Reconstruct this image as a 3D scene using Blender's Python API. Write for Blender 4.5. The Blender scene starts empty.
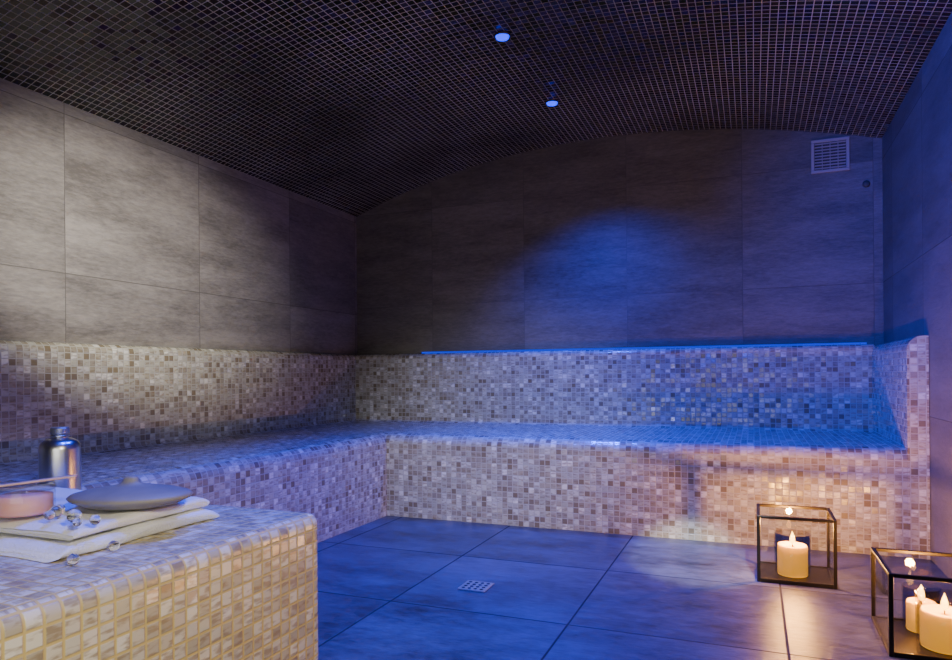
import bpy, bmesh, math, random
import numpy as np
from mathutils import Vector, Matrix, noise
random.seed(4)
S=0.72
sc=bpy.context.scene
COL=sc.collection

# ---------------------------------------------------------------- materials
def newmat(name):
    m=bpy.data.materials.new(name); m.use_nodes=True
    nt=m.node_tree; nt.nodes.clear()
    out=nt.nodes.new('ShaderNodeOutputMaterial')
    return m,nt,out
def M(nt,op,a,b=None,c=None,clamp=False):
    n=nt.nodes.new('ShaderNodeMath'); n.operation=op; n.use_clamp=clamp
    for i,x in enumerate((a,b,c)):
        if x is None: continue
        if isinstance(x,(int,float)): n.inputs[i].default_value=x
        else: nt.links.new(x,n.inputs[i])
    return n.outputs[0]
def VM(nt,op,a,b=None,scale=None):
    n=nt.nodes.new('ShaderNodeVectorMath'); n.operation=op
    for i,x in enumerate((a,b)):
        if x is None: continue
        if isinstance(x,(tuple,list)): n.inputs[i].default_value=x
        else: nt.links.new(x,n.inputs[i])
    if scale is not None:
        if isinstance(scale,(int,float)): n.inputs['Scale'].default_value=scale
        else: nt.links.new(scale,n.inputs['Scale'])
    return n.outputs[0]
def MIX(nt,f,a,b,mode='MIX'):
    n=nt.nodes.new('ShaderNodeMix'); n.data_type='RGBA'; n.blend_type=mode
    for i,x in ((0,f),(6,a),(7,b)):
        if isinstance(x,(int,float)): n.inputs[i].default_value=x
        elif isinstance(x,(tuple,list)): n.inputs[i].default_value=tuple(x)+((1,) if len(x)==3 else ())
        else: nt.links.new(x,n.inputs[i])
    return n.outputs[2]
def RAMP(nt,f,stops,interp='LINEAR'):
    n=nt.nodes.new('ShaderNodeValToRGB'); n.color_ramp.interpolation=interp
    e=n.color_ramp.elements
    while len(e)<len(stops): e.new(0.5)
    for i,(p,c) in enumerate(stops):
        e[i].position=p; e[i].color=tuple(c)+(1,)
    nt.links.new(f,n.inputs[0]); return n.outputs[0]
def NOISE(nt,vec,scale,detail=3,rough=.5):
    n=nt.nodes.new('ShaderNodeTexNoise'); n.inputs['Scale'].default_value=scale
    n.inputs['Detail'].default_value=detail; n.inputs['Roughness'].default_value=rough
    nt.links.new(vec,n.inputs['Vector']); return n.outputs[0]
def grid(nt,px,py,g,ox=0,oy=0,stagger=0.0,soft=.5):
    uv=nt.nodes.new('ShaderNodeUVMap').outputs[0]
    s=nt.nodes.new('ShaderNodeSeparateXYZ'); nt.links.new(uv,s.inputs[0])
    v=M(nt,'DIVIDE',M(nt,'SUBTRACT',s.outputs[1],oy),py)
    u=M(nt,'DIVIDE',M(nt,'SUBTRACT',s.outputs[0],ox),px)
    fv=M(nt,'FLOOR',v)
    if stagger: u=M(nt,'ADD',u,M(nt,'MULTIPLY',fv,stagger))
    fu=M(nt,'FLOOR',u)
    ru=M(nt,'SUBTRACT',u,fu); rv=M(nt,'SUBTRACT',v,fv)
    du=M(nt,'MULTIPLY',M(nt,'MINIMUM',ru,M(nt,'SUBTRACT',1.0,ru)),px)
    dv=M(nt,'MULTIPLY',M(nt,'MINIMUM',rv,M(nt,'SUBTRACT',1.0,rv)),py)
    d=M(nt,'MINIMUM',du,dv)
    mr=nt.nodes.new('ShaderNodeMapRange'); mr.interpolation_type='SMOOTHSTEP'
    mr.inputs[1].default_value=g*(1-soft)/2; mr.inputs[2].default_value=g*(1+soft)/2
    nt.links.new(d,mr.inputs[0])
    mask=mr.outputs[0]           # 1 tile, 0 grout
    c=nt.nodes.new('ShaderNodeCombineXYZ'); nt.links.new(fu,c.inputs[0]); nt.links.new(fv,c.inputs[1])
    w=nt.nodes.new('ShaderNodeTexWhiteNoise'); w.noise_dimensions='2D'; nt.links.new(c.outputs[0],w.inputs['Vector'])
    return uv,mask,w.outputs['Value'],w.outputs['Color'],c.outputs[0]

def tile_normal(nt,mask,rcol,tilt,bump,dist):
    geo=nt.nodes.new('ShaderNodeNewGeometry').outputs['Normal']
    off=VM(nt,'SCALE',VM(nt,'SUBTRACT',rcol,(.5,.5,.5)),None,tilt)
    n=VM(nt,'NORMALIZE',VM(nt,'ADD',geo,off))
    b=nt.nodes.new('ShaderNodeBump'); b.inputs['Strength'].default_value=bump; b.inputs['Distance'].default_value=dist
    nt.links.new(mask,b.inputs['Height']); nt.links.new(n,b.inputs['Normal'])
    return b.outputs[0]

def mosaic(name,palette,grout,pitch=.0265,g=.0035,tilt=.08,rough=.25,streak=(.55,.38,.22),samt=.5):
    m,nt,out=newmat(name)
    uv,mask,rv,rc,cell=grid(nt,pitch,pitch,g)
    col=RAMP(nt,rv,palette,'CONSTANT')
    v=VM(nt,'ADD',uv,VM(nt,'SCALE',rc,None,5.0))
    mp=nt.nodes.new('ShaderNodeMapping'); mp.inputs['Scale'].default_value=(1,3.5,1); nt.links.new(v,mp.inputs[0])
    nz=NOISE(nt,mp.outputs[0],28,3)
    f=M(nt,'MULTIPLY',RAMP(nt,nz,[(.48,(0,0,0)),(.62,(1,1,1))]),samt)
    col=MIX(nt,f,col,streak)
    col=MIX(nt,mask,grout,col)
    p=nt.nodes.new('ShaderNodeBsdfPrincipled')
    nt.links.new(col,p.inputs['Base Color'])
    r=M(nt,'ADD',M(nt,'MULTIPLY',M(nt,'SUBTRACT',1.0,mask),.5),rough)
    nt.links.new(r,p.inputs['Roughness'])
    nt.links.new(tile_normal(nt,mask,rc,tilt,.5,.002),p.inputs['Normal'])
    nt.links.new(p.outputs[0],out.inputs[0]); return m

pal_bench=[(0,(.41,.40,.32)),(.18,(.32,.29,.21)),(.32,(.56,.55,.46)),(.5,(.37,.34,.25)),(.64,(.21,.175,.11)),(.72,(.47,.455,.36)),(.88,(.28,.25,.18)),(.94,(.70,.69,.60))]
mat_mos=mosaic('mosaic_pearl',pal_bench,(.40,.39,.32),streak=(.20,.155,.085),samt=.6,rough=.18,tilt=.12)
pal_blk=[(0,(.60,.58,.51)),(.2,(.46,.43,.35)),(.4,(.74,.72,.66)),(.6,(.55,.51,.41)),(.75,(.40,.36,.29)),(.85,(.68,.65,.57))]
mat_blk=mosaic('mosaic_cream',pal_blk,(.60,.48,.19),pitch=.0275,g=.0048,streak=(.26,.20,.12),samt=.7,rough=.25,tilt=.06)  # yellow of the warm light is put into the grout colour

def ceiling_mat():
    m,nt,out=newmat('mosaic_black_iridescent')
    uv,mask,rv,rc,cell=grid(nt,.0285,.0285,.0028)
    tile=MIX(nt,.35,(.007,.007,.005),VM(nt,'MULTIPLY',rc,(.07,.06,.035)))
    big=NOISE(nt,uv,1.3,2)
    grout=MIX(nt,RAMP(nt,big,[(.35,(0,0,0)),(.65,(1,1,1))]),(.22,.215,.16),(.60,.58,.46))
    col=MIX(nt,mask,grout,tile)
    p=nt.nodes.new('ShaderNodeBsdfPrincipled')
    nt.links.new(col,p.inputs['Base Color'])
    nt.links.new(M(nt,'ADD',M(nt,'MULTIPLY',M(nt,'SUBTRACT',1.0,mask),.5),M(nt,'ADD',.12,M(nt,'MULTIPLY',rv,.15))),p.inputs['Roughness'])
    nt.links.new(tile_normal(nt,mask,rc,.34,.4,.002),p.inputs['Normal'])
    nt.links.new(p.outputs[0],out.inputs[0]); return m
mat_ceil=ceiling_mat()

def slab(name,px,py,ox,oy,dark,light,grout,stagger=0.0,rough=.42,g=.004,streakscale=(1,4,1),spec=.5,var=.3,n2s=22,lo=.38,hi=.62):
    m,nt,out=newmat(name)
    uv,mask,rv,rc,cell=grid(nt,px,py,g,ox,oy,stagger)
    v=VM(nt,'ADD',uv,VM(nt,'SCALE',rc,None,7.0))
    mp=nt.nodes.new('ShaderNodeMapping'); mp.inputs['Scale'].default_value=streakscale; nt.links.new(v,mp.inputs[0])
    n1=NOISE(nt,mp.outputs[0],2.2,6,.62)
    n2=NOISE(nt,mp.outputs[0],n2s,6,.75)
    f=M(nt,'ADD',M(nt,'MULTIPLY',n1,.5),M(nt,'MULTIPLY',n2,.5))
    col=MIX(nt,RAMP(nt,f,[(lo,(0,0,0)),(hi,(1,1,1))]),dark,light)
    k=M(nt,'ADD',1-var/2,M(nt,'MULTIPLY',rv,var))
    col=VM(nt,'SCALE',col,None,k)
    col=MIX(nt,mask,grout,col)
    p=nt.nodes.new('ShaderNodeBsdfPrincipled')
    nt.links.new(col,p.inputs['Base Color'])
    nt.links.new(M(nt,'ADD',M(nt,'MULTIPLY',M(nt,'SUBTRACT',1.0,mask),.5),M(nt,'ADD',rough,M(nt,'MULTIPLY',n2,.15))),p.inputs['Roughness'])
    p.inputs['Specular IOR Level'].default_value=spec
    h=M(nt,'ADD',M(nt,'MULTIPLY',n2,.6),M(nt,'MULTIPLY',mask,.3))
    b=nt.nodes.new('ShaderNodeBump'); b.inputs['Strength'].default_value=.6; b.inputs['Distance'].default_value=.006
    nt.links.new(h,b.inputs['Height']); nt.links.new(b.outputs[0],p.inputs['Normal'])
    nt.links.new(p.outputs[0],out.inputs[0]); return m
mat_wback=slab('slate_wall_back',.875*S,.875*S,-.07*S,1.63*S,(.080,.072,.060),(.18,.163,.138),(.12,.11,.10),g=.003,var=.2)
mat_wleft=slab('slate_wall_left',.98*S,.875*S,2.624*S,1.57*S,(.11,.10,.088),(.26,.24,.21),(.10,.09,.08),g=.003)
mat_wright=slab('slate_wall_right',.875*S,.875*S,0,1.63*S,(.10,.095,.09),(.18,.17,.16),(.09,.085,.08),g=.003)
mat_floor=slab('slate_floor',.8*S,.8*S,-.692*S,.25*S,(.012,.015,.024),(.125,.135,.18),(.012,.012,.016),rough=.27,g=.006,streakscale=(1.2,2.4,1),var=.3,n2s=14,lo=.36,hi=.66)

def simple(name,col,rough=.5,metal=0,noise=0,nscale=30,bump=0,**kw):
    m,nt,out=newmat(name)
    p=nt.nodes.new('ShaderNodeBsdfPrincipled')
    p.inputs['Base Color'].default_value=tuple(col)+(1,)
    p.inputs['Roughness'].default_value=rough; p.inputs['Metallic'].default_value=metal
    tc=nt.nodes.new('ShaderNodeTexCoord').outputs['Object']
    nz=NOISE(nt,tc,nscale,4)
    c=MIX(nt,nz,tuple(x*(1-noise) for x in col),tuple(min(1,x*(1+noise)) for x in col))
    nt.links.new(c,p.inputs['Base Color'])
    if bump:
        b=nt.nodes.new('ShaderNodeBump'); b.inputs['Strength'].default_value=bump; b.inputs['Distance'].default_value=.003
        nt.links.new(nz,b.inputs['Height']); nt.links.new(b.outputs[0],p.inputs['Normal'])
    for k,v in kw.items(): p.inputs[k.replace('_',' ')].default_value=v
    nt.links.new(p.outputs[0],out.inputs[0]); return m
def emis(name,col,st):
    m,nt,out=newmat(name); e=nt.nodes.new('ShaderNodeEmission')
    e.inputs[0].default_value=tuple(col)+(1,); e.inputs[1].default_value=st
    nt.links.new(e.outputs[0],out.inputs[0]); return m
def thin_glass(name,tint=(.97,.98,.98),k=.6):
    m,nt,out=newmat(name)
    t=nt.nodes.new('ShaderNodeBsdfTransparent'); t.inputs[0].default_value=tuple(tint)+(1,)
    g=nt.nodes.new('ShaderNodeBsdfGlossy'); g.inputs['Roughness'].default_value=.03
    lw=nt.nodes.new('ShaderNodeLayerWeight'); lw.inputs[0].default_value=.5
    f=M(nt,'ADD',.03,M(nt,'MULTIPLY',M(nt,'POWER',lw.outputs['Facing'],4.0),k))
    mx=nt.nodes.new('ShaderNodeMixShader')
    nt.links.new(f,mx.inputs[0]); nt.links.new(t.outputs[0],mx.inputs[1]); nt.links.new(g.outputs[0],mx.inputs[2])
    nt.links.new(mx.outputs[0],out.inputs[0]); return m
mat_black=simple('black_iron',(.020,.016,.014),.4,.6,.2)
mat_pane=thin_glass('lantern_glass')
mat_cup=thin_glass('candle_cup_glass',(.96,.95,.92),.4)
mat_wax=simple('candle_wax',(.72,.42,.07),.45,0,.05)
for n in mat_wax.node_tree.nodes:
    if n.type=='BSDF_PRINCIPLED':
        n.inputs['Emission Color'].default_value=(1,.42,.02,1); n.inputs['Emission Strength'].default_value=.9  # wax glows by itself, standing in for flame light passing through it
mat_flame=emis('candle_flame',(1,.48,.08),16)
mat_led=emis('blue_led',(.0,.015,1),3.2)
mat_strip=emis('blue_ledge_glow',(.0,.03,1),1.0)
mat_wick=simple('wick',(.02,.015,.01),.9)
mat_chrome=simple('dark_trim',(.10,.10,.12),.5,1,.05)
mat_vent=simple('vent_plastic',(.34,.32,.30),.5,0,.05)
mat_ventd=simple('vent_recess',(.06,.06,.06),.7)
mat_towel=simple('white_terry_cloth',(.85,.85,.84),.95,0,.06,350,.9,Sheen_Weight=.3)
mat_stone=simple('grey_soapstone',(.22,.205,.19),.55,0,.35,16,.15)
mat_alu=simple('brushed_aluminium',(.62,.63,.64),.28,1,.06,60)
mat_cap=simple('aluminium_cap',(.36,.37,.38),.4,.8,.1)
mat_cream=simple('pink_cream',(.80,.42,.38),.5,0,.08,20,Subsurface_Weight=.2)
mat_wood=simple('pale_wood',(.66,.42,.32),.5,0,.2,40)
mat_steel=simple('drain_steel',(.55,.55,.56),.35,.9,.1)
mat_hole=simple('drain_hole',(.01,.01,.01),.8)
def glassmat():
    m,nt,out=newmat('clear_glass_bead'); g=nt.nodes.new('ShaderNodeBsdfGlass'); g.inputs['IOR'].default_value=1.42
    g.inputs['Roughness'].default_value=0
    nt.links.new(g.outputs[0],out.inputs[0]); return m
mat_bead=glassmat()

# ---------------------------------------------------------------- mesh helpers (coords in eye-height units, scaled by S)
def mkobj(name,verts,faces,mat,uvs=None,smooth=False,parent=None):
    me=bpy.data.meshes.new(name)
    me.from_pydata([tuple(S*c for c in v) for v in verts],[],faces)
    if uvs is not None:
        l=me.uv_layers.new(name='UVMap')
        i=0
        for fu in uvs:
            for uv in fu:
                l.data[i].uv=(uv[0]*S,uv[1]*S); i+=1
    me.materials.append(mat)
    o=bpy.data.objects.new(name,me); COL.objects.link(o)
    if smooth:
        for p in me.polygons: p.use_smooth=True
    if parent: o.parent=parent
    return o
def empty(name,loc=(0,0,0),rz=0):
    e=bpy.data.objects.new(name,None); e.empty_display_size=.05
    e.location=tuple(S*c for c in loc); e.rotation_euler=(0,0,rz); COL.objects.link(e); return e
def box(name,x0,x1,y0,y1,z0,z1,mat,parent=None,bevel=0,seg=2,uvbox=False,smooth=False):
    bm=bmesh.new(); bmesh.ops.create_cube(bm,size=1)
    for v in bm.verts:
        v.co=Vector(((v.co.x+.5)*(x1-x0)+x0,(v.co.y+.5)*(y1-y0)+y0,(v.co.z+.5)*(z1-z0)+z0))*S
    if bevel: bmesh.ops.bevel(bm,geom=bm.edges[:],offset=bevel*S,segments=seg,profile=.5,affect='EDGES')
    if uvbox:
        l=bm.loops.layers.uv.new('UVMap')
        for f in bm.faces:
            n=f.normal; ax=max(range(3),key=lambda i:abs(n[i])-(.02 if i==2 else 0))
            for lp in f.loops:
                c=lp.vert.co
                lp[l].uv={0:(c.y,c.z),1:(c.x,c.z),2:(c.x,c.y)}[ax]
    me=bpy.data.meshes.new(name); bm.to_mesh(me); bm.free(); me.materials.append(mat)
    if smooth:
        for p in me.polygons: p.use_smooth=True
    o=bpy.data.objects.new(name,me); COL.objects.link(o)
    if parent: o.parent=parent
    return o
def lathe(name,prof,mat,loc=(0,0,0),n=48,parent=None,sx=1,sy=1,rz=0,smooth=True):
    vs=[];fs=[]
    for r,z in prof:
        for k in range(n):
            a=2*math.pi*k/n
            vs.append((max(r,1e-4)*math.cos(a)*sx,max(r,1e-4)*math.sin(a)*sy,z))
    for i in range(len(prof)-1):
        for k in range(n):
            fs.append((i*n+k,i*n+(k+1)%n,(i+1)*n+(k+1)%n,(i+1)*n+k))
    fs.append(tuple(range(n))[::-1]); fs.append(tuple((len(prof)-1)*n+k for k in range(n)))
    o=mkobj(name,vs,fs,mat,smooth=smooth,parent=parent); o.location=tuple(S*c for c in loc); o.rotation_euler=(0,0,rz)
    return o
def arc(cx,cz,r,a0,a1,n):
    return [(cx+r*math.cos(math.radians(a0+(a1-a0)*i/n)),cz+r*math.sin(math.radians(a0+(a1-a0)*i/n))) for i in range(n+1)]
def autosmooth(o,ang=40):
    for p in o.data.polygons: p.use_smooth=True
    try: o.data.set_sharp_from_angle(angle=math.radians(ang))
    except Exception: pass

# ---------------------------------------------------------------- room shell
XL,XR,YB,YF=-3.49,.862,5.60,-1.0
px=[-3.49,-2.724,-1.845,-.845,-.058,.322,.862]; pz=[2.504,2.743,2.903,2.926,2.854,2.785,2.655]
cf=np.polyfit(px,pz,4)
NX=40
xs=[XL+(XR-XL)*i/NX for i in range(NX+1)]
zs=[float(np.polyval(cf,x)) for x in xs]
def zc(x): return float(np.polyval(cf,x))
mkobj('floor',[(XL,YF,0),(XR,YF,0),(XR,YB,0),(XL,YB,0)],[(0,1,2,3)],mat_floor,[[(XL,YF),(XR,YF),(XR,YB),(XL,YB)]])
vs=[];fs=[];uvs=[];s=[0]
for i in range(NX): s.append(s[-1]+math.hypot(xs[i+1]-xs[i],zs[i+1]-zs[i]))
for x,z in zip(xs,zs): vs+= [(x,YF,z),(x,YB,z)]
for i in range(NX):
    fs.append((2*i,2*i+1,2*i+3,2*i+2)); uvs.append([(s[i],YF),(s[i],YB),(s[i+1],YB),(s[i+1],YF)])
mkobj('ceiling',vs,fs,mat_ceil,uvs,smooth=True)
def archwall(name,y,mat):
    vs=[];fs=[];uvs=[]
    for x,z in zip(xs,zs): vs+=[(x,y,0),(x,y,z)]
    for i in range(NX):
        fs.append((2*i,2*i+2,2*i+3,2*i+1)); uvs.append([(xs[i],0),(xs[i+1],0),(xs[i+1],zs[i+1]),(xs[i],zs[i])])
    return mkobj(name,vs,fs,mat,uvs)
archwall('wall_back',YB,mat_wback)
archwall('wall_front',YF,mat_wback)
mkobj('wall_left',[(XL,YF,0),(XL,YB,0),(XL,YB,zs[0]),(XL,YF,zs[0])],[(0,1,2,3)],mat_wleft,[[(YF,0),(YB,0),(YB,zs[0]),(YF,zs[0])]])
mkobj('wall_right',[(XR,YF,0),(XR,YB,0),(XR,YB,zs[-1]),(XR,YF,zs[-1])],[(0,1,2,3)],mat_wright,[[(YF,0),(YB,0),(YB,zs[-1]),(YF,zs[-1])]])

# ---------------------------------------------------------------- bench (L sweep)
HS=.58; HL=1.185
def prof(fd,bd,r=.075,rc=.03,r2=.045):
    p=[(fd,0)]
    p+=arc(fd-r,HS-r,r,0,90,8)
    p+=arc(bd+rc,HS+rc,rc,-90,-180,4)
    p+=arc(bd-r2,HL-r2,r2,0,90,6)
    p+=[(0.002,HL),(0.002,0.001)]
    return p
pl=prof(1.075,.10); pb=prof(1.35,.20)
def arcl(p):
    s=[0]
    for i in range(len(p)-1): s.append(s[-1]+math.hypot(p[i+1][0]-p[i][0],p[i+1][1]-p[i][1]))
    return s
sl=arcl(pl); sb=arcl(pb)
XA=.76   # right arm face
A=[(XL+d,YF+.02,z) for d,z in pl]
B=[(XL+pl[i][0],YB-pb[i][0],pl[i][1]) for i in range(len(pl))]
C=[(XA+.02,YB-d,z) for d,z in pb]
vs=A+B+C; n=len(A); fs=[];uvs=[]
for i in range(n-1):
    fs.append((i,n+i,n+i+1,i+1)); uvs.append([(A[i][1],sl[i]),(B[i][1],sl[i]),(B[i+1][1],sl[i+1]),(A[i+1][1],sl[i+1])])
    fs.append((n+i,2*n+i,2*n+i+1,n+i+1)); uvs.append([(B[i][0],sb[i]),(C[i][0],sb[i]),(C[i+1][0],sb[i+1]),(B[i+1][0],sb[i+1])])
fs.append(tuple(range(n))); uvs.append([(0,0)]*n)
fs.append(tuple(2*n+i for i in range(n))[::-1]); uvs.append([(0,0)]*n)
bench=mkobj('tiled_bench',vs,fs,mat_mos,uvs); autosmooth(bench,35)
r=.075
ap=[(XA,0)]+arc(XA+r,HL-r,r,180,90,8)+[(XR-.002,HL),(XR-.002,0)]
y0=YB-1.35-.004; y1=YB-.002
vs=[(x,y0,z) for x,z in ap]+[(x,y1,z) for x,z in ap]; n=len(ap); sa=arcl(ap); fs=[];uvs=[]
for i in range(n-1):
    fs.append((i,i+1,n+i+1,n+i)); uvs.append([(y0,sa[i]),(y0,sa[i+1]),(y1,sa[i+1]),(y1,sa[i])])
fs.append(tuple(range(n))[::-1]); uvs.append([ap[i] for i in range(n)][::-1])
arm=mkobj('bench_end_backrest',vs,fs,mat_mos,uvs,parent=bench); autosmooth(arm,35)
XF=-1.232; YE=1.765
blk=box('foreground_block',-2.49,XF,.15,YE,-.06,HS+.001,mat_blk,parent=bench,bevel=.035,seg=5,uvbox=True); autosmooth(blk,35)

# added glowing bar on the back ledge, imitating blue light caught there
mkobj_s=box('ledge_glow_bar',-2.75,.74,YB-.115,YB-.10,HL+.001,HL+.016,mat_strip)

# ---------------------------------------------------------------- vent, sensor, drain
vn=empty('ventilation_grille',(.53,YB-.001,2.572))
w,h=.125,.122
for nm,a in (('frame_top',(-w,w,h-.022,h)),('frame_bottom',(-w,w,-h,-h+.022)),('frame_left',(-w,-w+.022,-h+.022,h-.022)),('frame_right',(w-.022,w,-h+.022,h-.022))):
    box(nm,a[0],a[1],-.022,0,a[2],a[3],mat_vent,vn,bevel=.004)
box('recess',-w+.022,w-.022,-.006,-.001,-h+.022,h-.022,mat_ventd,vn)
for i in range(9):
    z=-h+.034+i*.0222
    o=box('louvre_%d'%(i+1),-w+.024,w-.024,-.018,-.006,z-.004,z+.004,mat_vent,vn,bevel=.0015)
for i in range(1,4):
    x=-w+.022+i*(2*w-.044)/4; box('divider_%d'%i,x-.002,x+.002,-.02,-.006,-h+.022,h-.022,mat_vent,vn)
lathe('humidity_sensor',[(.024,0),(.024,.01),(.018,.018),(.0,.02)],mat_ventd,(.76,YB-.001,2.34)).rotation_euler=(math.pi/2,0,0)

dr=empty('floor_drain',(-1.215,2.97,0))
box('plate',-.068,.068,-.068,.068,.0005,.006,mat_steel,dr,bevel=.002)
k=0
for i in range(4):
    for j in range(4):
        k+=1
        o=lathe('hole_%d'%k,[(.0085,0),(.0085,.0008)],mat_hole,(-.045+i*.03,-.045+j*.03,.006),n=16,parent=dr)

# ---------------------------------------------------------------- ceiling LEDs
def spot(name,loc,target,energy,color,size,blend,radius=.03,parent=None):
    l=bpy.data.lights.new(name,'SPOT'); l.energy=energy; l.color=color; l.spot_size=math.radians(size); l.spot_blend=blend; l.shadow_soft_size=radius
    o=bpy.data.objects.new(name,l); COL.objects.link(o); o.location=Vector(loc)*S
    d=(Vector(target)-Vector(loc)); o.rotation_euler=d.to_track_quat('-Z','Y').to_euler()
    return o
BLUE=(.0,.045,1)
for y in (4.72,3.68,2.64,1.6,.56):
    x=-1.315; z=zc(x)
    e=empty('ceiling_spotlight',(x,y,z))
    lathe('trim_ring',[(.050,0),(.050,-.006),(.044,-.010),(.040,-.006),(.040,0)],mat_chrome,(0,0,0),n=32,parent=e)
    lathe('lens',[(.040,-.003),(.037,-.016),(.018,-.024)],mat_led,(0,0,0),n=32,parent=e)
    dx={4.72:.5,3.68:.3,2.64:0,1.6:-.5,.56:0}[y]
    spot('led_light',(x,y,z-.04),(x+dx,y+.0,0),{4.72:260,3.68:240,2.64:230,1.6:120,.56:8}[y],BLUE,{4.72:118,3.68:90,2.64:92,1.6:96,.56:120}[y],1,.02)

# ---------------------------------------------------------------- lanterns
def flame(parent,loc,s=1):
    p=[(.0,0),(.006,.004),(.0095,.012),(.009,.022),(.0055,.034),(.002,.044),(0,.05)]
    lathe('flame',[(r*s,z*s) for r,z in p],mat_flame,loc,n=16,parent=parent)
def candle(parent,idx,loc,r,h,cup=True,energy=1.2):
    x,y,z=loc
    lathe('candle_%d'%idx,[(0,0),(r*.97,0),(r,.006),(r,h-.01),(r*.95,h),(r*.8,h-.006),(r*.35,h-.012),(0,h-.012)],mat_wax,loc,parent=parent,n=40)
    lathe('wick_%d'%idx,[(.002,0),(.002,.02)],mat_wick,(x,y,z+h-.012),n=8,parent=parent)
    flame(parent,(x,y,z+h+.002),1.25)
    if cup:
        R=r+.012; H=h+.055
        lathe('glass_cup_%d'%idx,[(R*.9,-.001),(R,.01),(R+.002,H),(R-.003,H),(R-.004,.012)],mat_cup,loc,parent=parent,n=40)
    l=bpy.data.lights.new('candle_glow_%d'%idx,'POINT'); l.energy=energy; l.color=(1,.42,.07); l.shadow_soft_size=.012
    o=bpy.data.objects.new('candle_glow_%d'%idx,l); COL.objects.link(o); o.parent=parent; o.location=(x*S,y*S,(z+h+.095)*S)
def lantern(loc,w,d,h,rz,candles):
    e=empty('candle_lantern',loc,rz); t=.0075
    for i,(x,y) in enumerate([(-w/2,-d/2),(w/2,-d/2),(-w/2,d/2),(w/2,d/2)]):
        box('post_%d'%(i+1),x-t,x+t,y-t,y+t,0,h,mat_black,e,bevel=.002)
    for zi,z in (('bottom',.009),('top',h-.006)):
        tt=.009 if zi=='bottom' else .0065
        box(zi+'_rail_front',-w/2+t,w/2-t,-d/2-t,-d/2+t,z-tt,z+tt,mat_black,e,bevel=.002)
        box(zi+'_rail_rear',-w/2+t,w/2-t,d/2-t,d/2+t,z-tt,z+tt,mat_black,e,bevel=.002)
        box(zi+'_rail_left',-w/2-t,-w/2+t,-d/2+t,d/2-t,z-tt,z+tt,mat_black,e,bevel=.002)
        box(zi+'_rail_right',w/2-t,w/2+t,-d/2+t,d/2-t,z-tt,z+tt,mat_black,e,bevel=.002)
    box('base_plate',-w/2+t,w/2-t,-d/2+t,d/2-t,.003,.012,mat_black,e)
    g=.0015
    box('pane_front',-w/2+t,w/2-t,-d/2-g,-d/2+g,.019,h-.014,mat_pane,e)
    box('pane_rear',-w/2+t,w/2-t,d/2-g,d/2+g,.019,h-.014,mat_pane,e)
    box('pane_left',-w/2-g,-w/2+g,-d/2+t,d/2-t,.019,h-.014,mat_pane,e)
    box('pane_right',w/2-g,w/2+g,-d/2+t,d/2-t,.019,h-.014,mat_pane,e)
    for i,c in enumerate(candles): candle(e,i+1,(c[0],c[1],.013),c[2],c[3],energy=c[4])
    return e
lantern((.18,3.68,0),.325,.31,.315,0,[(-.01,-.02,.068,.145,17)])
lantern((.625,2.95,0),.37,.38,.29,0,[(.0,-.07,.075,.13,9),(-.04,.09,.05,.11,8)])

# ---------------------------------------------------------------- towels
def towel(name,x_right,x_left,y0,y1,z0,t,seed,gap=.004,layers=2,amp=1.0):
    L=x_right-x_left
    path=[]
    r=(t+gap)/2
    z=z0+t/2
    for k in range(layers):
        N=40
        if k%2==0:
            path+=[(x_left+L*(i/N),z) for i in range(N+1)]
            if k<layers-1:
                path+=[(x_right+r*1.6*math.sin(math.pi*j/8),z+r-r*math.cos(math.pi*j/8)) for j in range(1,8)]
        else:
            path+=[(x_right-L*(i/N),z) for i in range(N+1)]
            if k<layers-1:
                path+=[(x_left-r*1.6*math.sin(math.pi*j/8),z+r-r*math.cos(math.pi*j/8)) for j in range(1,8)]
        z+=t+gap
    n=len(path); up=[];dn=[]
    for i in range(n):
        a=path[max(0,i-1)]; b=path[min(n-1,i+1)]
        tx,tz=b[0]-a[0],b[1]-a[1]; l=math.hypot(tx,tz); nx,nz=-tz/l,tx/l
        up.append((path[i][0]+nx*t/2,path[i][1]+nz*t/2)); dn.append((path[i][0]-nx*t/2,path[i][1]-nz*t/2))
    out=up+[(path[-1][0]+(t*.5 if layers%2 else -t*.5),path[-1][1])]+dn[::-1]+[(path[0][0]-t*.5,path[0][1])]
    m=len(out); NY=36; vs=[];fs=[]
    for j in range(NY+1):
        f=j/NY; y=y0+(y1-y0)*f
        e=min(f,1-f)*(y1-y0)
        for (x,zz) in out:
            hgt=(zz-z0)
            dz=(noise.noise(Vector((x*4+seed,y*4,zz*3)))*.012+noise.noise(Vector((x*9+seed,y*13,zz*8)))*.007)*amp
            dx=noise.noise(Vector((y*6,zz*30,seed)))*.022*amp
            dy=noise.noise(Vector((x*6,zz*30,seed+3)))*.020*amp
            zz2=z0+hgt*(1-.4*max(0,1-e/.035)**2)+dz*min(1,hgt/(t*1.2))
            vs.append((x+dx,y+dy,max(z0+.0005,zz2)))
    for j in range(NY):
        for i in range(m):
            fs.append((j*m+i,j*m+(i+1)%m,(j+1)*m+(i+1)%m,(j+1)*m+i))
    fs.append(tuple(range(m))[::-1]); fs.append(tuple(NY*m+i for i in range(m)))
    o=mkobj(name,vs,fs,mat_towel,smooth=True); autosmooth(o,60)
    return o
ZT=HS+.002
towel('folded_towel',-1.475,-2.15,1.07,1.56,ZT,.014,3,layers=2,gap=.002)
towel('folded_towel',-1.49,-2.15,1.12,1.55,ZT+.037,.013,9,layers=2,gap=.002,amp=.7)
ztop=ZT+.037+.033

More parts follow.
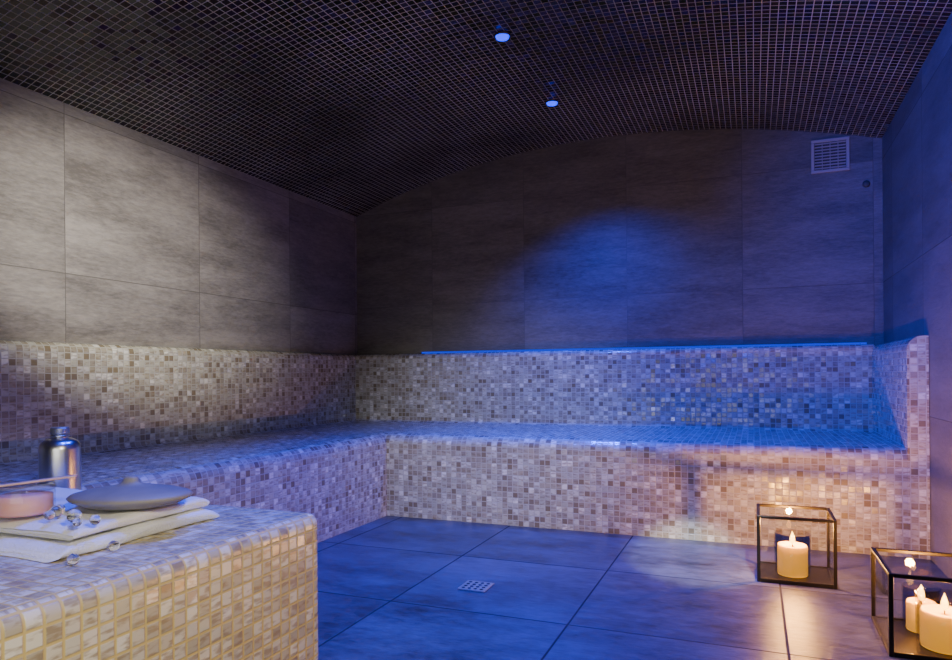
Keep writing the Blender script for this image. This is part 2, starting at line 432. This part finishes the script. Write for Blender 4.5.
# ---------------------------------------------------------------- stone, bottle, jar, beads
st=lathe('massage_stone',[(.0,0),(.07,.001),(.115,.010),(.143,.024),(.148,.031),(.140,.038),(.11,.047),(.075,.053),(.045,.058),(.026,.063),(.019,.070),(.018,.077),(.014,.082),(.006,.084),(0,.0842)],mat_stone,(-1.545,1.345,ztop),sx=1.08,sy=.80,rz=math.radians(22))
b=empty('metal_bottle',(-2.235,1.655,ZT))
lathe('body',[(0,0),(.058,0),(.063,.005),(.064,.012),(.064,.170),(.062,.184),(.054,.197),(.040,.205),(.026,.209),(.024,.216)],mat_alu,parent=b)
lathe('neck_ring',[(.024,.211),(.030,.213),(.030,.218),(.024,.220)],mat_alu,parent=b)
cap=[(0,.2205),(.028,.221),(.029,.224),(.029,.241),(.027,.245),(0,.245)]
lathe('screw_cap',cap,mat_cap,parent=b)
for i in range(5):
    lathe('cap_rib_%d'%i,[(.029,.225+i*.0035),(.0302,.226+i*.0035),(.029,.227+i*.0035)],mat_cap,parent=b)
jx,jy=-1.72,1.175
j=empty('cream_jar',(jx,jy,ztop))
lathe('cream',[(0,.004),(.060,.004),(.064,.010),(.064,.05),(.045,.055),(.02,.059),(0,.056)],mat_cream,parent=j)
lathe('glass_body',[(.058,0),(.067,.003),(.069,.01),(.069,.058),(.066,.064),(.066,.072)],mat_cup,parent=j)
lathe('rim_band',[(.0665,.062),(.0705,.063),(.0705,.0715),(.0665,.0725)],mat_pane,parent=j)
sp=box('wooden_spatula',-.085,.105,-.009,.009,-.003,.003,mat_wood,bevel=.0028,seg=3)
for v in sp.data.vertices:
    k=(v.co.x/S-.04)/.065
    if k>0: v.co.y*=1+.9*math.sin(min(1,k)*math.pi*.85)
sp.location=Vector((jx+.01,jy+.01,ztop+.082))*S; sp.rotation_euler=(0,math.radians(-5),math.radians(45)); 
bm=bmesh.new()
zb=ztop+.002
for (x,y,z,r) in [(-1.50,1.145,zb,.016),(-1.52,1.165,zb,.013),(-1.455,1.165,zb-.006,.012),(-1.60,1.175,zb,.015),(-1.585,1.145,zb,.012),(-1.625,1.20,zb,.013),(-1.425,1.19,HS+.002,.013),(-1.405,1.07,HS+.002,.013),(-1.47,1.13,zb-.004,.010)]:
    bmesh.ops.create_uvsphere(bm,u_segments=24,v_segments=16,radius=r*S,matrix=Matrix.Translation(Vector((x,y,z+r))*S))
me=bpy.data.meshes.new('glass_beads'); bm.to_mesh(me); bm.free(); me.materials.append(mat_bead)
for p in me.polygons: p.use_smooth=True
COL.objects.link(bpy.data.objects.new('glass_beads',me))

# ---------------------------------------------------------------- lights
WARM=(1,.95,.87)
spot('key_left_wall',(-1.2,.6,2.3),(XL,2.95,1.68),560,WARM,34,1,.08)
spot('key_block',(.5,.2,1.7),(-1.3,1.3,.2),80,(1,.88,.60),52,.8,.08)
spot('key_floor',(.4,1.0,2.4),(-.30,3.80,0),650,(.92,.96,1),12,.5,.02)
spot('fill_benches',(-.5,.3,1.35),(-1.7,4.4,.52),170,(1,.96,.86),34,1,.1)
spot('blue_wash_right',(-1.0,.6,2.5),(XR,3.1,2.0),700,BLUE,62,1,.05)
l=bpy.data.lights.new('softbox','AREA'); l.shape='RECTANGLE'; l.size=1.2; l.size_y=.8; l.energy=11; l.color=(.98,.95,.82)
o=bpy.data.objects.new('softbox',l); COL.objects.link(o); o.location=Vector((-.6,-.7,1.2))*S
o.rotation_euler=(Vector((-1.8,3.0,3.4))-Vector((-.6,-.7,1.2))).to_track_quat('-Z','Y').to_euler()
w=bpy.data.worlds.new('world'); sc.world=w; w.use_nodes=True
w.node_tree.nodes['Background'].inputs[0].default_value=(.02,.03,.06,1); w.node_tree.nodes['Background'].inputs[1].default_value=.3

# ---------------------------------------------------------------- camera
cd=bpy.data.cameras.new('camera'); cam=bpy.data.objects.new('camera',cd); COL.objects.link(cam)
cd.sensor_width=36; cd.lens=683/952*36; cd.shift_y=44/952; cd.clip_start=.02
cam.matrix_world=Matrix.Translation((0,0,S))@Matrix.Rotation(math.radians(22.1),4,'Z')@Matrix.Rotation(math.radians(90),4,'X')@Matrix.Rotation(math.radians(-.46),4,'Z')
sc.camera=cam
